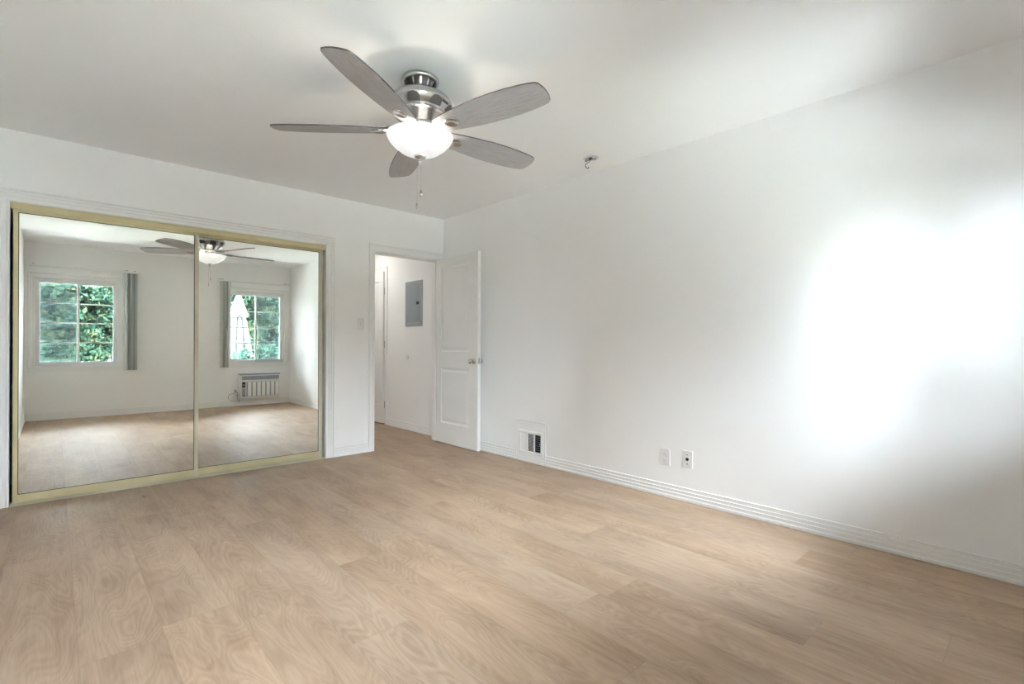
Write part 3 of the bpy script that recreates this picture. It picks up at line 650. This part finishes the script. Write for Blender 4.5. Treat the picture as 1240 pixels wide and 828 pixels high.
# ------------------------------------------------------------------ electrical plates and switch
def rT(y, z): return Matrix.Translation((0, y, z)) @ Matrix.Rotation(-PI / 2, 4, 'Z')   # local -y -> room -x ; local x -> -y
def plate(root, w_=.072, h_=.117):
    MB().box((-w_ / 2, -.006, -h_ / 2), (w_ / 2, 0, h_ / 2), .0025).build('cover_plate', 'plastic', root)
def disc(mb, x, z, r, y0, y1, mi=0): mb.lathe([(0, -y0), (r, -y0), (r, -y1), (0, -y1)], 16, mi, False, Matrix.Translation((x, 0, z)) @ Matrix.Rotation(PI / 2, 4, 'X'), cap=False)
ou = empty('power_outlet', (0, -2.726, .276), (0, 0, -PI / 2)); tag(ou, 'white duplex power outlet low on the right wall, nearer the vent', 'outlet')
plate(ou)
for z in (-.0195, .0195):
    s = MB().box((-.0165, -.0085, z - .014), (.0165, -.005, z + .014), .003).build('socket', 'plastic', ou)
    k = MB(); k.box((-.0085, -.0092, z - .002), (-.0060, -.0080, z + .008)); k.box((.0060, -.0092, z - .002), (.0085, -.0080, z + .007)); k.box((-.002, -.0092, z - .010), (.002, -.0080, z - .006)); k.build('slot', 'grille', s)
MB().box((-.003, -.0075, -.003), (.003, -.0055, .003), .0008).build('screw', 'chrome', ou)
cx_ = empty('cable_outlet', (0, -2.893, .287), (0, 0, -PI / 2)); tag(cx_, 'white wall plate with a black cable jack, beside the power outlet', 'cable outlet')
plate(cx_)
mb = MB(); disc(mb, 0, 0, .0105, -.004, -.011); mb.build('jack', 'black', cx_)
for z in (.031, -.031): mb = MB(); disc(mb, 0, z, .0055, -.004, -.0085); mb.build('screw', 'steel_grey', cx_)
sw = empty('light_switch', (-.972, 0, 1.256)); tag(sw, 'white toggle light switch between the closet and the doorway', 'light switch')
plate(sw)
MB().box((-.006, -.008, -.013), (.006, -.005, .013), .001).build('switch_bezel', 'acbody', sw); MB().box((-.0045, -.018, -.004), (.0045, -.006, .007), .0015).build('toggle', 'plastic', sw)
for z in (.042, -.042): mb = MB(); disc(mb, 0, z, .003, -.005, -.0075); mb.build('screw', 'acbody', sw)
hp = empty('door_bumper', (HX, .872, .905), (0, 0, -PI / 2)); tag(hp, 'small round white bumper on the hall wall below the breaker panel', 'wall bumper')
mb = MB(); mb.lathe([(0, 0), (.030, 0), (.030, .006), (.024, .011), (.016, .008), (0, .007)], 28, 0, True, Matrix.Rotation(PI / 2, 4, 'X'), cap=False); mb.build('bumper', 'plastic', hp)

# ------------------------------------------------------------------ wall register in its painted cover panel
vr = empty('wall_vent', (0, -1.388, 0), (0, 0, -PI / 2)); tag(vr, 'white wall vent with three louvre sections, the last one dark, at the baseboard', 'vent')
Y = lambda y: -1.388 - y      # local x from world y
x_o0, x_o1 = -1.388 - VY0, -1.388 - VY1
x_o0, x_o1 = -.190, .189
Tv = lambda x, z, h: (x, -h, z)
gx0, gx1, gz0, gz1 = -.146, .150, .078, .280
mb = MB(); zs_ = [(0, .0)]
mb.box((x_o0, -.010, .0), (gx0, 0, .375), .002); mb.box((gx1, -.010, .0), (x_o1, 0, .375), .002); mb.box((gx0, -.010, gz1), (gx1, 0, .375), .002); mb.box((gx0, -.010, 0), (gx1, 0, gz0), .002)
mb.box((x_o0, -.016, 0), (x_o1, -.0, .016), .002)
frame_sweep(mb, [(-.012, .012), (-.008, .0145), (-.002, .0145), (0, .011)], x_o0, x_o1, .010, .375, Tv)
frame_sweep(mb, [(-.03, .012), (-.027, .0135), (-.023, .0135), (-.02, .011)], x_o0, x_o1, .010, .375, Tv)
mb.build('cover_panel', 'trim', vr)
fr = MB(); frame_sweep(fr, [(-.022, .012), (-.018, .017), (-.004, .0175), (.003, .015), (.006, .0095)], gx0, gx1, gz0, gz1, Tv)
secs = [(-.128, -.050), (-.033, .040), (.057, .128)]
for a, b in ((secs[0][1], secs[1][0]), (secs[1][1], secs[2][0])): fr.box((a, -.016, gz0 + .015), (b, -.006, gz1 - .015), .002)
fr.build('register_frame', 'trim', vr)
MB().box((gx0 + .01, -.0025, gz0 + .01), (gx1 - .01, -.0005, gz1 - .01)).build('duct_shade', 'dark', vr)  # dark sheet stands in for the shaded duct behind the louvres
for si, (a, b) in enumerate(secs):
    mb = MB()
    if si == 0:
        for k in range(9): x = a + (b - a) * (k + .5) / 9; mb.box((-.0052, -.0007, gz0 + .016), (.0052, .0007, gz1 - .016), 0, 0, Matrix.Translation((x, -.010, 0)) @ Matrix.Rotation(math.radians(12), 4, 'Z'))
    else:
        n = 17 if si == 1 else 9; tilt = math.radians(-34 if si == 1 else -24); dw = .0060 if si == 1 else .0085
        for k in range(n):
            z = gz0 + .018 + (gz1 - gz0 - .036) * (k + .5) / n
            mb.box((a, -dw, -.0006), (b, dw, .0006), 0, 0, Matrix.Translation((0, -.010, z)) @ Matrix.Rotation(tilt, 4, 'X'))
    mb.build('louvre', 'trim' if si < 1 else 'trim' if si == 1 else 'grille', vr)
MB().tube([(gx1 - .016, -.016, .175), (gx1 - .014, -.030, .178), (gx1 - .012, -.034, .190)], .0035, 8).build('damper_lever', 'chrome', vr)

# ------------------------------------------------------------------ breaker panel
bp_ = empty('breaker_panel', (HX, .722, 1.283), (0, 0, -PI / 2)); tag(bp_, 'grey metal electrical breaker panel on the hall wall', 'electrical panel')
W_, H_ = .386, .553
Tq = lambda x, z, h: (x, -h, z)
mb = MB(); frame_sweep(mb, [(-.040, .008), (-.034, .010), (-.003, .010), (0, .006)], -W_ / 2, W_ / 2, 0, H_, Tq); mb.build('panel_frame', 'steel_frame', bp_)
mb = MB(); mb.box((-W_ / 2 + .036, -.013, .045), (W_ / 2 - .060, -.003, H_ - .036), .003); mb.box((-W_ / 2 + .06, -.0145, .07), (W_ / 2 - .09, -.012, H_ - .06), .002)
pdn = mb.build('panel_door', 'steel_grey', bp_)
MB().box((W_ / 2 - .062, -.010, .02), (W_ / 2 - .036, -.003, H_ - .036), .002).build('side_strip', 'steel_grey', bp_)
MB().box((W_ / 2 - .115, -.020, .262), (W_ / 2 - .062, -.012, .300), .003).build('latch', 'black', pdn)
for z in (.11, .39): MB().box((-W_ / 2 + .030, -.017, z), (-W_ / 2 + .040, -.010, z + .03), .001).build('hinge', 'steel_frame', pdn)

# ------------------------------------------------------------------ garden outside the windows
g = MB().box((-12, -20, -.35), (8, WY - .16, -.16)).build('ground_outside', 'ground'); struct(g, 'garden ground outside the windows')
struct(MB().box((-9, -10.2, -.15), (6, -6.9, -.10)).build('bounce_slab_outside', 'patio'), 'pale concrete slab added unseen outside the windows to bounce light in')  # unseen slab added to throw sunlight up onto the ceiling
struct(MB().box((-9, WY - 1.05, 2.58), (6, WY - .0, 2.70)).build('sky_block_eave', 'patio'), 'unseen overhang added outside above the windows to block steep sky')  # added unseen overhang, keeps steep skylight off the floor
struct(MB().box((-9, WY - .16, -.12), (WX - .14, WY - .04, 2.6)).build('wall_outside', 'patio'), 'outer house wall beside the windows')
fn = MB()
for i in range(75): fn.box((-8.0 + i * .16, -14.9, -.15), (-8.0 + i * .16 + .155, -14.86, 3.3), .004)  # dark backdrop added so gaps in the foliage stay dark
for i in range(62): fn.box((-8.04, -14.9 + i * .16, -.15), (-8.0, -14.9 + i * .16 + .155, 1.9), .004)  # unseen side run added to block low sky from the left
fn = tag(fn.build('light_block_fence', 'siding'), 'added dark boards around the garden trees, blocking sky light', 'fence')
def shrub(name, c, rx_, ry_, z0, z1, n, m, lab, leaf=.062, trunk=True, seed=1):
    rnd = random.Random(seed); root = empty(name, (c[0], c[1], -.15)); tag(root, lab, 'tree' if 'tree' in name else 'shrub', 'greenery in the garden')
    clumps = []
    for i in range(90):
        th = rnd.uniform(0, 2 * PI); ph = math.acos(rnd.uniform(-1, 1)); rr = rnd.uniform(.45, 1)
        clumps.append((rx_ * rr * math.sin(ph) * math.cos(th), ry_ * rr * math.sin(ph) * math.sin(th), (z0 + z1) / 2 + (z1 - z0) / 2 * rr * math.cos(ph), rnd.uniform(.22, .40)))
    vs = []; fs = []
    for i in range(n):
        cx, cy, cz, cr = rnd.choice(clumps)
        d = Vector((rnd.gauss(0, 1), rnd.gauss(0, 1), rnd.gauss(0, 1))).normalized() * cr * rnd.uniform(.6, 1.05)
        p = Vector((cx, cy, cz)) + d; nrm = (d.normalized() + Vector((rnd.uniform(-.6, .6), rnd.uniform(-.6, .6), rnd.uniform(0, .9)))).normalized()
        q = nrm.to_track_quat('Z', 'Y') ; s_ = leaf * rnd.uniform(.6, 1.3); a = rnd.uniform(0, 2 * PI)
        ux, uy = Vector((math.cos(a), math.sin(a), 0)), Vector((-math.sin(a), math.cos(a), 0))
        L = [ux * -s_, ux * -s_ * .2 + uy * s_ * .5, ux * s_ * 1.0 + Vector((0, 0, -s_ * .3)), ux * -s_ * .2 - uy * s_ * .5]
        o_ = len(vs); vs += [tuple(p + q @ k + Vector((0, 0, .15 - .0))) for k in L]; fs += [(o_, o_ + 1, o_ + 2), (o_, o_ + 2, o_ + 3)]
    MB().add(vs, fs).build('foliage', m, root)
    if trunk:
        tb = MB(); tb.tube([(0, 0, 0), (.03, .02, z0 * .6), (.0, .0, (z0 + z1) / 2)], [.09, .075, .05], 10)
        for i in range(4):
            k = clumps[i * 5]; tb.tube([(.02, .01, z0 * .6 + .1), (k[0] * .5, k[1] * .5, (k[2] + z0) / 2), (k[0], k[1], k[2])], [.045, .03, .012], 7)
        tb.build('trunk', 'bark', root)
shrub('tree', (-2.9, -10.7), 1.15, .60, .1, 2.95, 21000, 'leaf2', 'broad-leaved green tree filling most of the window beside the left wall', seed=3)
shrub('tree', (1.05, -10.7), 1.15, .60, .1, 2.95, 21000, 'leaf2', 'leafy tree behind the insect screen of the umbrella window', seed=5)
shrub('tree', (-4.9, -13.0), 1.2, .60, .1, 6.0, 15000, 'leaf1', 'dark teal tree at the wall side of the garden, behind the first tree', seed=2)  # rear row raised above the view to cut sky light
shrub('tree', (-1.45, -13.0), 1.2, .60, .1, 6.0, 18000, 'leaf1', 'dark teal tree in the gap between the two window trees', seed=4)
shrub('tree', (2.2, -13.0), 1.2, .60, .1, 6.0, 15000, 'leaf1', 'dark teal tree behind the umbrella window, rear row', seed=6)
shrub('low_shrub', (.10, -6.55), .75, .10, -.1, 1.0, 2600, 'leaf1', 'low dark shrub at the foot of the closed umbrella', .05, False, seed=8)
# closed patio umbrella
UX, UY = -.19, -7.45
um = empty('patio_umbrella', (UX, UY, -.15)); tag(um, 'closed white two-tier patio umbrella standing in the garden', 'umbrella')
MB().tube([(0, 0, 0), (0, 0, 2.30)], .022, 12).build('pole', 'bark', um)
def drape(prof, folds, depth, nm, seed):
    fl_ = lambda a, z: 1 + depth * math.sin(a * folds + seed) + depth * .4 * math.sin(a * (folds * 2 + 1) + 1.3 + seed)
    return MB().lathe(prof, 96, flute=fl_, cap=False).build(nm, 'umbrella', um)
drape([(.010, 2.29), (.05, 2.23), (.10, 2.05), (.155, 1.87), (.175, 1.80), (.15, 1.81), (.05, 1.88)], 6, .16, 'vent_canopy', .4)
drape([(.05, 1.95), (.10, 1.80), (.135, 1.70), (.16, 1.50), (.19, 1.25), (.215, 1.05), (.24, .92), (.22, .92), (.16, 1.2)], 8, .20, 'canopy', 1.1)
MB().lathe([(0, 2.34), (.018, 2.33), (.03, 2.30), (.018, 2.27), (.02, 2.25)], 16, cap=False).build('finial', 'plastic', um)
MB().lathe([(0, .06), (.03, .06), (.22, .05), (.24, .0), (0, 0)], 32, cap=False).build('base', 'dark', um)
